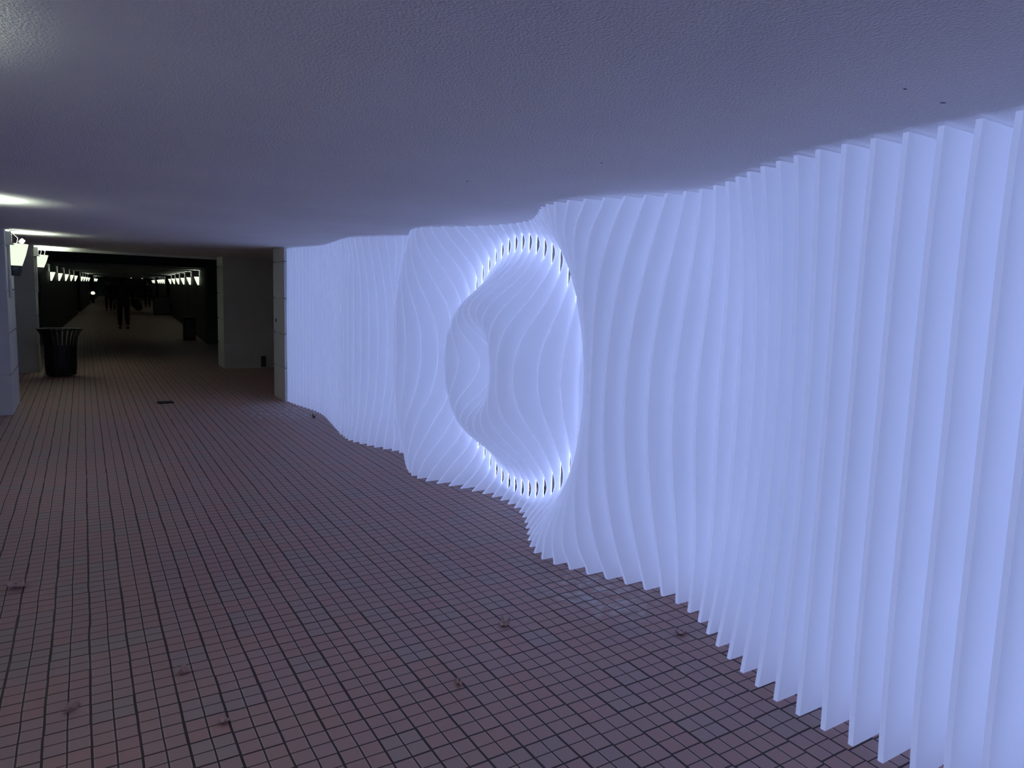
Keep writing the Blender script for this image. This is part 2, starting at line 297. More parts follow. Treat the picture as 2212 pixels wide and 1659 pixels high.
# ------------------------------------------------------------------ the sculpture of lit acrylic fins
# millimetres beyond x = 2 m; one row per fin from the nearest, mid height first, floor last
TAB = (
    (333, 333, 333, 333, 332, 332, 331, 331, 330, 330, 330, 330, 330, 330, 331, 333, 335, 338, 341, 346, 352),
    (330, 330, 330, 330, 330, 330, 330, 330, 331, 331, 331, 332, 332, 333, 334, 335, 337, 339, 341, 344, 347),
    (330, 330, 330, 330, 330, 330, 330, 330, 330, 330, 330, 330, 331, 331, 332, 333, 334, 336, 337, 339, 342),
    (334, 334, 334, 334, 334, 334, 334, 333, 333, 333, 333, 332, 332, 332, 332, 333, 333, 334, 335, 336, 337),
    (356, 356, 356, 355, 355, 354, 353, 352, 351, 350, 349, 348, 346, 345, 343, 342, 341, 340, 339, 338, 337),
    (395, 395, 394, 394, 393, 391, 390, 388, 386, 384, 381, 378, 375, 372, 368, 365, 361, 357, 352, 348, 343),
    (441, 441, 440, 439, 438, 437, 435, 432, 430, 426, 423, 419, 415, 410, 405, 399, 393, 387, 379, 372, 364),
    (490, 490, 490, 489, 488, 486, 484, 482, 480, 476, 473, 469, 464, 459, 453, 446, 439, 430, 421, 411, 400),
    (556, 556, 555, 554, 552, 550, 547, 544, 540, 535, 530, 525, 518, 511, 503, 495, 485, 475, 465, 453, 441),
    (609, 609, 608, 608, 606, 604, 602, 599, 596, 591, 586, 579, 572, 564, 554, 544, 533, 522, 510, 498, 487),
    (639, 639, 639, 639, 638, 637, 636, 635, 633, 630, 626, 622, 617, 611, 604, 595, 586, 576, 565, 553, 542),
    (638, 639, 639, 640, 641, 643, 644, 646, 647, 647, 648, 647, 646, 644, 640, 636, 630, 623, 616, 607, 599),
    (597, 597, 599, 602, 605, 609, 614, 620, 625, 631, 636, 640, 644, 647, 649, 650, 649, 647, 645, 642, 638),
    (542, 542, 544, 547, 552, 557, 564, 571, 579, 587, 596, 605, 614, 622, 630, 637, 644, 649, 654, 657, 660),
    (476, 476, 478, 481, 486, 491, 498, 506, 515, 525, 535, 546, 558, 571, 584, 597, 610, 623, 635, 647, 659),
    (412, 412, 414, 417, 421, 426, 433, 440, 449, 459, 471, 483, 497, 511, 527, 543, 561, 579, 597, 616, 634),
    (363, 364, 365, 367, 370, 374, 379, 385, 392, 400, 410, 421, 434, 448, 464, 482, 501, 521, 542, 565, 588),
    (352, 352, 352, 352, 352, 352, 352, 353, 355, 359, 364, 370, 379, 391, 404, 420, 438, 459, 484, 510, 536),
    (400, 400, 398, 396, 392, 387, 381, 374, 367, 362, 358, 358, 360, 364, 370, 378, 389, 406, 431, 463, 482),
    (486, 485, 483, 479, 473, 465, 455, 444, 431, 418, 406, 395, 385, 377, 370, 365, 365, 371, 388, 414, 432),
    (574, 574, 573, 570, 567, 560, 551, 539, 524, 507, 487, 467, 447, 427, 408, 392, 379, 373, 376, 387, 396),
    (663, 663, 664, 665, 664, 661, 653, 641, 625, 605, 582, 557, 531, 504, 476, 448, 421, 400, 388, 385, 378),
    (742, 743, 745, 747, 748, 747, 742, 734, 722, 706, 685, 661, 632, 599, 563, 525, 488, 455, 430, 414, 394),
    (771, 772, 776, 780, 783, 784, 783, 783, 783, 782, 777, 763, 738, 705, 666, 623, 579, 536, 498, 462, 432),
    (700, 702, 708, 717, 727, 740, 755, 772, 790, 807, 819, 822, 815, 797, 769, 730, 682, 628, 577, 529, 489),
    (590, 593, 600, 612, 629, 651, 678, 706, 736, 764, 790, 814, 832, 841, 837, 813, 768, 710, 651, 596, 552),
    (462, 464, 472, 486, 508, 537, 573, 615, 657, 699, 737, 771, 801, 827, 845, 848, 825, 774, 709, 654, 611),
    (396, 396, 398, 403, 416, 438, 471, 515, 565, 617, 667, 712, 754, 792, 827, 851, 855, 827, 771, 713, 671),
    (410, 408, 403, 397, 394, 398, 413, 442, 486, 540, 598, 656, 709, 757, 801, 838, 859, 855, 820, 765, 723),
    (487, 484, 475, 459, 438, 417, 403, 405, 429, 476, 540, 609, 674, 729, 777, 820, 855, 869, 850, 805, 763),
    (595, 591, 579, 554, 516, 471, 429, 405, 410, 446, 507, 580, 651, 715, 770, 817, 852, 870, 867, 826, 785),
    (685, 680, 662, 628, 576, 513, 453, 413, 405, 435, 493, 566, 639, 706, 766, 817, 853, 872, 874, 836, 794),
    (703, 694, 669, 625, 567, 503, 446, 413, 413, 448, 507, 577, 647, 713, 772, 823, 859, 878, 878, 837, 792),
    (625, 614, 583, 538, 489, 446, 421, 418, 440, 484, 545, 613, 681, 744, 799, 842, 872, 886, 874, 823, 776),
    (498, 492, 475, 454, 436, 427, 434, 457, 495, 546, 605, 668, 730, 784, 830, 864, 886, 888, 858, 802, 747),
    (440, 440, 440, 443, 452, 469, 496, 532, 577, 628, 682, 735, 786, 830, 864, 886, 890, 874, 834, 775, 708),
    (479, 482, 491, 506, 527, 556, 590, 631, 675, 720, 765, 806, 843, 872, 891, 892, 871, 832, 781, 724, 656),
    (573, 577, 588, 607, 632, 662, 696, 732, 770, 807, 840, 868, 887, 895, 890, 866, 826, 774, 719, 661, 600),
    (680, 684, 696, 713, 735, 761, 788, 816, 843, 867, 885, 895, 893, 879, 850, 806, 750, 692, 640, 591, 541),
    (776, 778, 785, 797, 812, 830, 847, 862, 874, 879, 878, 866, 844, 810, 766, 715, 662, 611, 563, 523, 488),
    (829, 829, 831, 835, 841, 849, 855, 857, 852, 838, 813, 781, 744, 704, 662, 617, 571, 528, 493, 470, 455),
    (816, 815, 812, 809, 806, 804, 800, 789, 768, 737, 701, 662, 627, 594, 563, 531, 499, 473, 455, 448, 449),
    (738, 736, 732, 725, 716, 702, 685, 663, 637, 607, 576, 547, 524, 506, 491, 477, 464, 455, 454, 460, 470),
    (617, 616, 613, 608, 600, 589, 575, 557, 538, 518, 499, 483, 470, 462, 458, 457, 458, 463, 471, 484, 500),
    (512, 512, 511, 508, 504, 499, 493, 486, 479, 472, 467, 464, 463, 465, 469, 475, 484, 497, 516, 540, 559),
    (465, 465, 464, 462, 461, 460, 459, 460, 462, 465, 470, 476, 483, 492, 503, 516, 533, 553, 576, 600, 619),
    (482, 482, 482, 482, 482, 483, 485, 488, 492, 497, 505, 514, 525, 538, 554, 571, 591, 611, 632, 652, 670),
    (558, 558, 557, 556, 555, 553, 552, 552, 554, 556, 561, 568, 578, 590, 605, 622, 640, 658, 676, 690, 700),
    (667, 666, 663, 658, 652, 645, 638, 631, 625, 621, 620, 621, 625, 633, 644, 658, 674, 689, 702, 710, 708),
    (760, 759, 754, 746, 736, 724, 711, 697, 685, 674, 665, 660, 658, 661, 667, 675, 686, 696, 703, 702, 689),
    (792, 790, 785, 777, 767, 755, 741, 727, 713, 700, 689, 680, 674, 671, 670, 672, 675, 678, 677, 670, 652),
    (751, 750, 748, 743, 737, 730, 721, 712, 703, 693, 684, 675, 667, 660, 653, 647, 641, 634, 626, 615, 600),
    (682, 682, 681, 679, 677, 673, 669, 665, 660, 653, 647, 639, 631, 622, 613, 602, 592, 581, 569, 557, 545),
    (620, 620, 619, 618, 616, 613, 610, 607, 602, 598, 592, 586, 579, 571, 563, 554, 545, 535, 525, 515, 505),
    (561, 561, 561, 560, 559, 558, 557, 555, 552, 549, 545, 540, 535, 528, 521, 513, 504, 494, 484, 473, 462),
    (510, 510, 510, 510, 510, 509, 509, 508, 508, 506, 504, 502, 498, 494, 489, 483, 475, 466, 456, 444, 430),
    (469, 469, 469, 468, 468, 467, 467, 466, 466, 465, 465, 465, 465, 464, 463, 461, 457, 452, 442, 429, 409),
    (441, 441, 441, 440, 439, 438, 437, 437, 436, 437, 438, 439, 441, 444, 446, 448, 449, 447, 441, 430, 412),
    (426, 426, 425, 425, 425, 424, 424, 424, 425, 426, 428, 430, 433, 437, 440, 443, 446, 446, 443, 436, 422),
    (419, 420, 420, 421, 422, 424, 426, 428, 430, 432, 434, 437, 439, 441, 442, 443, 442, 441, 438, 433, 425),
    (428, 429, 429, 430, 431, 433, 435, 437, 439, 441, 444, 446, 448, 450, 451, 452, 453, 452, 451, 449, 445),
    (445, 445, 446, 446, 447, 449, 450, 452, 454, 456, 458, 460, 461, 463, 464, 465, 466, 465, 464, 462, 460),
    (465, 465, 466, 466, 467, 468, 469, 471, 472, 473, 475, 476, 478, 479, 480, 480, 480, 480, 479, 478, 475),
    (487, 487, 487, 487, 488, 489, 489, 490, 491, 492, 493, 494, 495, 496, 496, 496, 496, 496, 495, 493, 491),
    (506, 506, 506, 507, 507, 508, 508, 509, 510, 511, 512, 512, 513, 513, 513, 513, 513, 512, 511, 509, 507),
    (524, 524, 524, 525, 525, 526, 526, 527, 528, 529, 529, 530, 530, 531, 531, 530, 530, 529, 527, 525, 522),
    (540, 540, 541, 541, 541, 542, 543, 544, 544, 545, 546, 547, 547, 548, 548, 547, 547, 546, 544, 541, 538),
    (555, 555, 556, 556, 557, 557, 558, 559, 560, 561, 562, 562, 563, 564, 564, 563, 563, 562, 560, 558, 554),
    (569, 569, 570, 570, 570, 571, 572, 573, 574, 575, 575, 576, 577, 577, 578, 578, 577, 576, 575, 573, 570),
    (581, 581, 581, 582, 582, 583, 584, 584, 585, 586, 587, 588, 588, 589, 589, 589, 588, 588, 586, 584, 582),
    (590, 590, 590, 590, 591, 591, 592, 593, 593, 594, 595, 595, 596, 596, 597, 597, 596, 596, 595, 593, 591),
    (594, 594, 594, 595, 595, 596, 596, 597, 597, 598, 599, 599, 600, 600, 601, 601, 601, 600, 599, 598, 597),
    (594, 594, 594, 594, 595, 595, 596, 596, 597, 597, 598, 599, 599, 600, 600, 600, 600, 600, 600, 599, 597),
    (589, 589, 589, 589, 589, 590, 590, 591, 592, 592, 593, 593, 594, 595, 595, 595, 595, 595, 595, 595, 594),
    (579, 579, 579, 580, 580, 580, 581, 582, 582, 583, 583, 584, 584, 585, 585, 585, 585, 585, 584, 583, 582),
    (566, 566, 567, 567, 567, 567, 568, 568, 569, 570, 570, 571, 571, 571, 571, 572, 571, 571, 570, 569, 568),
    (550, 550, 551, 551, 551, 551, 552, 552, 553, 553, 554, 554, 555, 555, 555, 555, 555, 554, 553, 551, 550),
    (532, 532, 533, 533, 533, 534, 534, 535, 535, 536, 536, 537, 537, 537, 537, 537, 536, 535, 534, 532, 529),
    (514, 514, 514, 515, 515, 515, 516, 517, 517, 518, 518, 519, 519, 519, 519, 519, 518, 517, 516, 514, 511),
    (497, 497, 497, 497, 498, 498, 499, 499, 500, 500, 501, 502, 502, 502, 502, 502, 501, 500, 498, 496, 493),
    (481, 481, 481, 482, 482, 483, 483, 484, 484, 485, 485, 486, 486, 486, 486, 486, 485, 484, 483, 480, 478),
    (468, 468, 468, 468, 469, 469, 470, 470, 471, 471, 472, 472, 473, 473, 473, 472, 472, 471, 470, 468, 465),
    (456, 456, 456, 456, 457, 457, 457, 458, 458, 459, 460, 460, 460, 461, 461, 461, 461, 461, 461, 460, 459),
)
NZ = 21
def fin_profile(k):
    """Front edge of fin k as x for 21 heights from mid height to the floor (mirrored above)."""
    if k >= -1: return [2.0+v/1000.0 for v in TAB[k+1]]
    w = 0.03*math.sin((k+1)*0.22)
    base = [2.0+v/1000.0 for v in TAB[0]]
    return [b+w*(1-0.2*i/NZ) for i, b in enumerate(base)]
def fin_back(k): return min(2.932, max(2.880, 2.881+0.0045*(k-24)))
sculpture = thing('light_sculpture', 'long wavy sculpture of glowing white acrylic fins with a doughnut shaped bulge', 'sculpture')
def interp(p, t):   # cubic through the table
    i = min(len(p)-2, max(0, int(t))); f = t-i
    a = p[i-1] if i > 0 else p[1]; b = p[i]; c = p[i+1]; d = p[i+2] if i+2 < len(p) else 2*p[i+1]-p[i]
    return b + 0.5*f*(c-a + f*(2*a-5*b+4*c-d + f*(3*(b-c)+d-a)))
NS = 36
def fin_shape(bm, k):
    p = fin_profile(k); y = fin_y(k); z0 = zf(y)+0.001; xb = fin_back(k); A = []
    e = 0.0012
    for j in range(2*NS+1):
        s = j/NS-1.0
        x = interp(p, abs(s)*(NZ-1)); x = min(x, xb-0.012); z = z0+H/2+s*H/2
        A.append([bm.verts.new(c) for c in ((xb, y, z), (x+e, y, z), (x, y+e, z), (x, y+T_FIN-e, z), (x+e, y+T_FIN, z), (xb, y+T_FIN, z))])
    for a, b in zip(A, A[1:]):
        for i in range(6): bm.faces.new((a[i], a[(i+1) % 6], b[(i+1) % 6], b[i]))
    bm.faces.new(A[0]); bm.faces.new(A[-1])
    return y, z0, xb
def strip_shape(bm, y, z0, xb): box(bm, xb+0.0002, xb+0.0030, y+0.002, y+T_FIN-0.002, z0+0.06, z0+H-0.06)
def finish_fin(bm):
    f = obj('fin', bm, ACRYLIC, sculpture); f.data.materials.append(ACRYLIC_CUT)
    for p_ in f.data.polygons:
        if abs(p_.normal.y) < 0.9: p_.material_index = 1
    return f
def build_fin(k):
    bm = bmesh.new(); y, z0, xb = fin_shape(bm, k); f = finish_fin(bm)
    bm = bmesh.new(); strip_shape(bm, y, z0, xb); obj('led_strip', bm, LED, f)
def build_rest():       # the sculpture runs on behind the camera
    bm = bmesh.new(); b2 = bmesh.new()
    for k in range(-72, K0): strip_shape(b2, *fin_shape(bm, k))
    f = finish_fin(bm); f['kind'] = 'stuff'; obj('led_strip', b2, LED, f)
K0, K1 = -18, 81
for k in range(K0, K1+1): build_fin(k)
build_rest()
bm = bmesh.new()
for zz in (0.03, H-0.07):
    ys = [fin_y(K0)-0.05, 4.0, fin_y(K1)+0.03]
    for ya, yb in zip(ys, ys[1:]): box(bm, 2.985, 3.02, ya, yb, zz, zz+0.04, zf)
obj('mounting_rail', bm, DARKMETAL, sculpture)
bm = bmesh.new()
for k in range(K0, K1+1, 4):
    y = fin_y(k)+0.003
    for zz in (0.035, H-0.065): box(bm, fin_back(k)+0.001, 3.249, y, y+0.014, zf(y)+zz, zf(y)+zz+0.03)
obj('mounting_bracket', bm, DARKMETAL, sculpture)

# ------------------------------------------------------------------ wall sconces
def half_cone(bm, prof, n=14): lathe(bm, prof, n, -PI/2, PI/2)
def sconce(loc, rz, label, group=None, r=0.19, lit=0.27, pot=0.12, watt=UPLIGHT_W, shade=SHADE, name='wall_sconce', taper=0.60):
    """Half-round tapering uplight; local +x points away from the wall, z = 0 is its top rim."""
    t = thing(name, label, 'lamp', loc, rz, group)
    rb = r*taper
    bm = bmesh.new(); half_cone(bm, [(rb, -lit), ((r+rb)*0.5+0.03*r, -lit/2), (r, 0)]); obj('lamp_shade', bm, shade, t)
    bm = bmesh.new(); half_cone(bm, [(rb*0.78, -lit-pot), (rb*0.95, -lit-pot*0.5), (rb*1.04, -lit+0.004)]); obj('lower_housing', bm, DARKMETAL, t)
    bm = bmesh.new(); box(bm, -0.012, 0.004, -r*1.05, r*1.05, -lit-pot*0.9, 0.01); obj('back_plate', bm, DARKMETAL, t)
    ld = bpy.data.lights.new('uplight', 'AREA'); ld.shape = 'DISK'; ld.size = r*0.8; ld.energy = watt; ld.color = SCONCE_COL; ld.spread = PI*0.9
    lo = bpy.data.objects.new('uplight', ld); C.objects.link(lo); lo.parent = t; lo.location = (r*0.40, 0, 0.012); lo.rotation_euler = (PI, 0, 0)
    return t
s1 = sconce((-0.748, 10.66, 2.13), 0, 'largest lit sconce, on the pale pillar, with a tilted cap on its rim')
bm = bmesh.new()
box(bm, -0.022, 0.022, -0.018, 0.018, 0, 0.05)
bmesh.ops.rotate(bm, verts=bm.verts, cent=(0, 0, 0), matrix=Matrix.Rotation(0.7, 3, 'Y') @ Matrix.Rotation(0.3, 3, 'X'))
bmesh.ops.translate(bm, verts=bm.verts, vec=(0.11, 0.0, 0.02))
obj('tilted_cap', bm, DULLCAP, s1)
s2 = sconce((-0.688, 15.02, 2.19), 0, 'second lit sconce, on the pillar behind the litter bin', r=0.185, lit=0.22, pot=0.12)
for o_, n_ in ((s1, 2), (s2, 3)):
    bm = bmesh.new()
    for i in range(n_):
        y = -0.12+0.08*i; tube(bm, [(0.02+0.05*i, y, 0.0), (0.03+0.055*i, y*0.9, 0.07), (0.0+0.04*i, y*0.8, 0.12)], 0.0015, 5)
    obj('bird_spike_wire', bm, DARKMETAL, o_)
sconce((-0.788, 6.4, 2.10), 0, 'lit sconce on the pillar beyond the picture edge, beside the plain floor')
pL00 = pillar(-2.99, -0.82, 1.6, 2.6, 'stone block pillar beyond the picture edge, nearest the camera')
sconce((-0.808, 2.1, 2.06), 0, 'lit sconce on the pillar beyond the picture edge, nearest the camera', watt=18.0)
pL000 = pillar(-2.99, -0.84, -2.6, -1.6, 'stone block pillar behind the camera')
sconce((-0.828, -2.1, 2.06), 0, 'added unseen sconce behind the camera, brightening the ceiling', watt=40.0)  # unseen sconce, added and boosted to brighten the ceiling

def conduit(x, y, zt, label):
    t = thing('electrical_conduit', label, 'conduit', (x, y, 0))
    zb = zf(y)
    bm = bmesh.new(); box(bm, 0.0, 0.055, -0.05, 0.05, zt-0.155, zt-0.02); obj('junction_box', bm, WHITEPAINT, t)
    bm = bmesh.new(); box(bm, 0.0, 0.075, -0.07, 0.07, zt-0.175, zt-0.155); obj('flange', bm, WHITEPAINT, t)
    bm = bmesh.new()
    for i in range(4):
        z = zt-0.045-0.03*i; tube(bm, [(0.055, -0.03, z), (0.06, -0.03, z)], 0.005, 8)
    obj('screw', bm, DARKMETAL, t)
    bm = bmesh.new(); tube(bm, [(0.018, 0, zt-0.175), (0.018, 0, zt-0.8)], 0.017, 12); obj('pipe', bm, WHITEPAINT, t)
    bm = bmesh.new(); tube(bm, [(0.03, 0, zt-0.03), (0.05, 0, zt-0.005), (0.10, 0.03, zt-0.002), (0.13, 0.05, zt-0.004)], 0.007, 8); obj('ceiling_cable', bm, WHITEPAINT, t)
    return t
conduit(-0.758, 10.30, zf(10.3)+CEIL, 'white junction box and pipe on the corner of the pale near pillar')
conduit(-0.698, 14.80, zf(14.8)+CEIL, 'white junction box and pipe on the pillar behind the litter bin')

# ------------------------------------------------------------------ flared slatted litter bin
t = thing('litter_bin', 'black slatted metal litter bin with a flared rim beside the second pillar', 'litter bin', (-0.36, 14.0, zf(14.0)))
bm = bmesh.new(); lathe(bm, [(0.17, 0.03), (0.205, 0.05), (0.212, 0.50), (0.20, 0.50), (0.195, 0.06)], 32, cap=False); lathe(bm, [(0.19, 0.05), (0.19, 0.06)], 32); obj('liner', bm, BLACK, t, True)
bm = bmesh.new()
pr = [(0.335, 0.785), (0.345, 0.80), (0.335, 0.81), (0.25, 0.80), (0.25, 0.79), (0.335, 0.785)]
lathe(bm, pr, 40, cap=False); obj('rim', bm, BLACK, t, True)
for zz, rr in ((0.05, 0.222), (0.27, 0.225), (0.49, 0.228)):
    bm = bmesh.new(); lathe(bm, [(rr-0.012, zz-0.012), (rr+0.002, zz-0.012), (rr+0.002, zz+0.012), (rr-0.012, zz+0.012), (rr-0.012, zz-0.012)], 40, cap=False); obj('hoop', bm, BLACK, t)
def slat_bm():
    bm = bmesh.new(); path = [(0.205, 0.03), (0.222, 0.12), (0.226, 0.45), (0.232, 0.55), (0.25, 0.65), (0.285, 0.74), (0.325, 0.795)]
    rows = []
    for r, z in path: rows.append([bm.verts.new(c) for c in ((r, -0.019, z), (r, 0.019, z), (r+0.008, 0.019, z), (r+0.008, -0.019, z))])
    for a, b in zip(rows, rows[1:]):
        for i in range(4): bm.faces.new((a[i], a[(i+1) % 4], b[(i+1) % 4], b[i]))
    bm.faces.new(rows[0]); bm.faces.new(rows[-1]); return bm
sl = obj('slat', slat_bm(), BLACK, t)
for i in range(1, 24):
    c = sl.copy(); C.objects.link(c); c.parent = t; c.rotation_euler = (0, 0, 2*PI*i/24)
bm = bmesh.new()
for i in range(3): lathe(bm, [(0.02, 0.0), (0.02, 0.05)], 10, cx=0.14*math.cos(i*2.1+0.4), cy=0.14*math.sin(i*2.1+0.4))
obj('foot', bm, BLACK, t)

# ------------------------------------------------------------------ passage beyond the gap
AX0 = 20.0
def xl(y): return -0.95+0.035*(y-AX0)
def xr(y): return 2.85+0.050*(y-AX0)
def zw(y): return zf(y)
def wall_run(name, fx, side, ya, yb, m, zt=2.06):
    bm = bmesh.new(); n = max(1, round((yb-ya)/3.2)); th = 0.25*side
    ys = [ya+(yb-ya)*i/n for i in range(n+1)]
    for a, b in zip(ys, ys[1:]):
        a2, b2 = a+0.012, b-0.012       # a thin joint between the cladding panels
        for z0, z1 in ((0.0, 0.5), (0.505, 1.0), (1.005, 1.5), (1.505, zt)):
            v = [bm.verts.new((fx(y)+o_, y, zw(y)+z)) for z in (z0, z1) for y, o_ in ((a2, 0), (b2, 0), (b2, th), (a2, th))]
            for q in ((3, 2, 1, 0), (4, 5, 6, 7), (0, 1, 5, 4), (1, 2, 6, 5), (2, 3, 7, 6), (3, 0, 4, 7)): bm.faces.new([v[i] for i in q])
    v = [bm.verts.new((fx(y)+o_, y, zw(y)+z)) for z in (0, zt) for y, o_ in ((ya, th*0.2), (yb, th*0.2), (yb, th*1.2), (ya, th*1.2))]
    for q in ((3, 2, 1, 0), (4, 5, 6, 7), (0, 1, 5, 4), (1, 2, 6, 5), (2, 3, 7, 6), (3, 0, 4, 7)): bm.faces.new([v[i] for i in q])
    o = obj(name, bm, m); o['kind'] = 'structure'; return o
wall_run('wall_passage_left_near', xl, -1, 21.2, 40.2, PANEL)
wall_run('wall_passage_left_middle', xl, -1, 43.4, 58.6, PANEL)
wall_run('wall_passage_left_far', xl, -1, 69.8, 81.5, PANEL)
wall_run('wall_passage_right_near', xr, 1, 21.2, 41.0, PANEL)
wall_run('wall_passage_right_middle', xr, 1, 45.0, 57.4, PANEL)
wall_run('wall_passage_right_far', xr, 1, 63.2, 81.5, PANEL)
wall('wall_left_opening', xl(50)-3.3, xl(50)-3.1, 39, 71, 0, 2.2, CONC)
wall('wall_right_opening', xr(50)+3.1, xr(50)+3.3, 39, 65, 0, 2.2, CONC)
# ceiling of the passage with shallow cross beams, and the dark parapet above its mouth
bm = bmesh.new()
ys = [21.0+i*(82-21.0)/20 for i in range(21)]
for a, b in zip(ys, ys[1:]):
    v = [bm.verts.new((x, y, zf(y)+z)) for z in (2.10, 2.35) for x, y in ((xl(a)-4, a), (xr(a)+4, a), (xr(b)+4, b), (xl(b)-4, b))]
    for q in ((3, 2, 1, 0), (4, 5, 6, 7), (0, 1, 5, 4), (1, 2, 6, 5), (2, 3, 7, 6), (3, 0, 4, 7)): bm.faces.new([v[i] for i in q])
y = 22.6
while y < 80:
    v = [bm.verts.new((x, yy, zf(yy)+z)) for z in (2.055, 2.12) for x, yy in ((xl(y)-0.2, y), (xr(y)+0.2, y), (xr(y)+0.2, y+0.45), (xl(y)-0.2, y+0.45))]
    for q in ((3, 2, 1, 0), (4, 5, 6, 7), (0, 1, 5, 4), (1, 2, 6, 5), (2, 3, 7, 6), (3, 0, 4, 7)): bm.faces.new([v[i] for i in q])
    y += 3.25
o = obj('ceiling_passage', bm, BEAMC); o['kind'] = 'structure'
wall('wall_parapet', -12, 14, 20.6, 21.0, 2.08, 3.3, CONC)
wall('wall_mouth_left', -12, xl(21)-0.0, 20.7, 21.1, 0, 2.1, CONC)
wall('wall_mouth_right', xr(21)+0.0, 14, 20.7, 21.1, 0, 2.1, CONC)
wall('wall_passage_end', -4, 11, 81.6, 81.9, 0, 2.2, TEAL)
wall('baseboard_passage_end', -3, 10, 81.5, 81.6, 0, 0.12, STONE)
wall('trim_portal_edge', -6.0, 6.2, 15.37, 15.42, CEIL-0.05, CEIL+0.45, STONE)

def ordn(i): return ['first', 'second', 'third', 'fourth', 'fifth', 'sixth', 'seventh', 'eighth', 'ninth', 'tenth', 'eleventh', 'twelfth'][i]
YL = [24.17, 27.4, 30.9, 34.45, 37.9, 44.6, 48.0, 51.9, 56.0, 71.2, 75.2, 79.4]
YR = [22.98, 26.24, 29.4, 32.6, 35.8, 39.1, 46.5, 49.3, 52.4, 55.7, 65.0, 69.0]
for i, y in enumerate(YL):
    sconce((xl(y)+0.013, y, zf(y)+1.83), 0, '%s small glowing sconce inward along the passage wall on the litter bin side' % ordn(i), 'sconces along the passage',
           r=0.135, lit=0.25, pot=0.04, taper=0.28, watt=TUNNEL_W, shade=SHADE_FAR)
for i, y in enumerate(YR):
    sconce((xr(y)-0.013, y, zf(y)+1.86), PI, '%s small glowing sconce inward along the passage wall on the sculpture side' % ordn(i), 'sconces along the passage',
           r=0.135, lit=0.25, pot=0.04, taper=0.28, watt=TUNNEL_W, shade=SHADE_FAR)

# end wall: poster case with two small lamps over it
yE = 81.6
t = thing('poster_case', 'dim framed poster case on the far end wall of the passage', 'poster', (4.55, yE, zf(yE)))
bm = bmesh.new(); box(bm, -1.9, 1.9, -0.08, 0, 0.75, 1.95); obj('poster_sheet', bm, POSTER, t)
bm = bmesh.new()
for a in ((-2.0, -1.9, 0.68, 2.02), (1.9, 2.0, 0.68, 2.02)): box(bm, a[0], a[1], -0.12, 0, a[2], a[3])
box(bm, -1.9, 1.9, -0.12, 0, 0.68, 0.75); box(bm, -1.9, 1.9, -0.12, 0, 1.95, 2.02); obj('frame', bm, BLACK, t)
bm = bmesh.new()
for i in range(4): box(bm, -1.35, -1.0-0.05*(i % 2), -0.085, -0.08, 1.2+0.14*i, 1.25+0.14*i)
obj('printed_lines', bm, STONE, t)
for x, lab in ((4.15, 'small bright lamp over the poster case, above the hooded walker'), (5.15, 'small bright lamp over the poster case, nearer the sculpture side')):
    bm = bmesh.new(); tube(bm, [(-0.16, 0, 0.06), (0.0, -0.05, 0.03), (0.13, -0.05, -0.06)], [0.05, 0.07, 0.05], 8)
    o = obj('picture_lamp', bm, SHADE_FAR); o.location = (x, yE-0.13, zf(yE)+2.12); tag(o, lab, 'lamp')
# small light low in the opening, dark cabinets along the passage
t = thing('bollard_light', 'low bollard with a tiny bright light at the opening on the bin side', 'lamp', (0.62, 60.2, zf(60.2)))
bm = bmesh.new(); lathe(bm, [(0.09, 0.0), (0.09, 0.62)], 12); obj('post', bm, BLACK, t)
bm = bmesh.new(); lathe(bm, [(0.03, 0.62), (0.12, 0.66), (0.14, 0.74), (0.10, 0.82), (0.03, 0.86)], 12); obj('light_head', bm, SHADE_FAR, t)
def cabinet(x, y, w, d, h, label, name):
    t = thing(name, label, 'cabinet', (x, y, zf(y)))
    bm = bmesh.new(); box(bm, -w/2, w/2, -d/2, d/2, 0.0, h-0.04); obj('body', bm, BLACK, t)
    bm = bmesh.new(); box(bm, -w/2-0.015, w/2+0.015, -d/2-0.015, d/2+0.015, h-0.04, h); obj('lid', bm, BLACK, t)
    bm = bmesh.new(); box(bm, -w/2+0.04, w/2-0.04, -d/2-0.012, -d/2, 0.08, h-0.10); obj('door', bm, DARKMETAL, t)
    return t
cabinet(2.62, 22.4, 0.30, 0.35, 0.68, 'black waste cabinet against the passage wall below the first sculpture side sconce', 'waste_cabinet')
cabinet(3.45, 40.5, 0.75, 0.6, 1.0, 'dark cabinet standing at the opening on the sculpture side', 'utility_cabinet')

# ------------------------------------------------------------------ small fittings
t = thing('floor_drain', 'small black drain grate set in the pavers before the passage', 'drain', (0.91, 10.54, zf(10.54)), 0.05)
bm = bmesh.new()
for a in ((-0.10, 0.10, -0.08, -0.065), (-0.10, 0.10, 0.065, 0.08), (-0.10, -0.085, -0.065, 0.065), (0.085, 0.10, -0.065, 0.065)): box(bm, *a, -0.004, 0.012)
obj('frame', bm, BLACK, t)
bm = bmesh.new(); box(bm, -0.085, 0.085, -0.065, 0.065, -0.004, 0.003); obj('sump', bm, BLACK, t)
bm = bmesh.new()
for i in range(7): box(bm, -0.078+0.024*i, -0.068+0.024*i, -0.065, 0.065, 0.003, 0.010)
obj('grating', bm, DARKMETAL, t)
bm = bmesh.new(); box(bm, 0, 0.09, -0.05, 0, 0, 0.22); o = obj('service_box', bm, DARKMETAL); o.location = (3.03, 14.64, zf(14.64)+0.02)
tag(o, 'small grey service box low on the broad dark pillar', 'box')
bm = bmesh.new(); box(bm, -0.008, 0, 0, 0.03, 0, 0.05); o = obj('wall_socket', bm, BLACK); o.location = (2.425, 10.62, 1.12+zf(10.6))
tag(o, 'tiny black socket on the pillar where the fins end', 'socket')
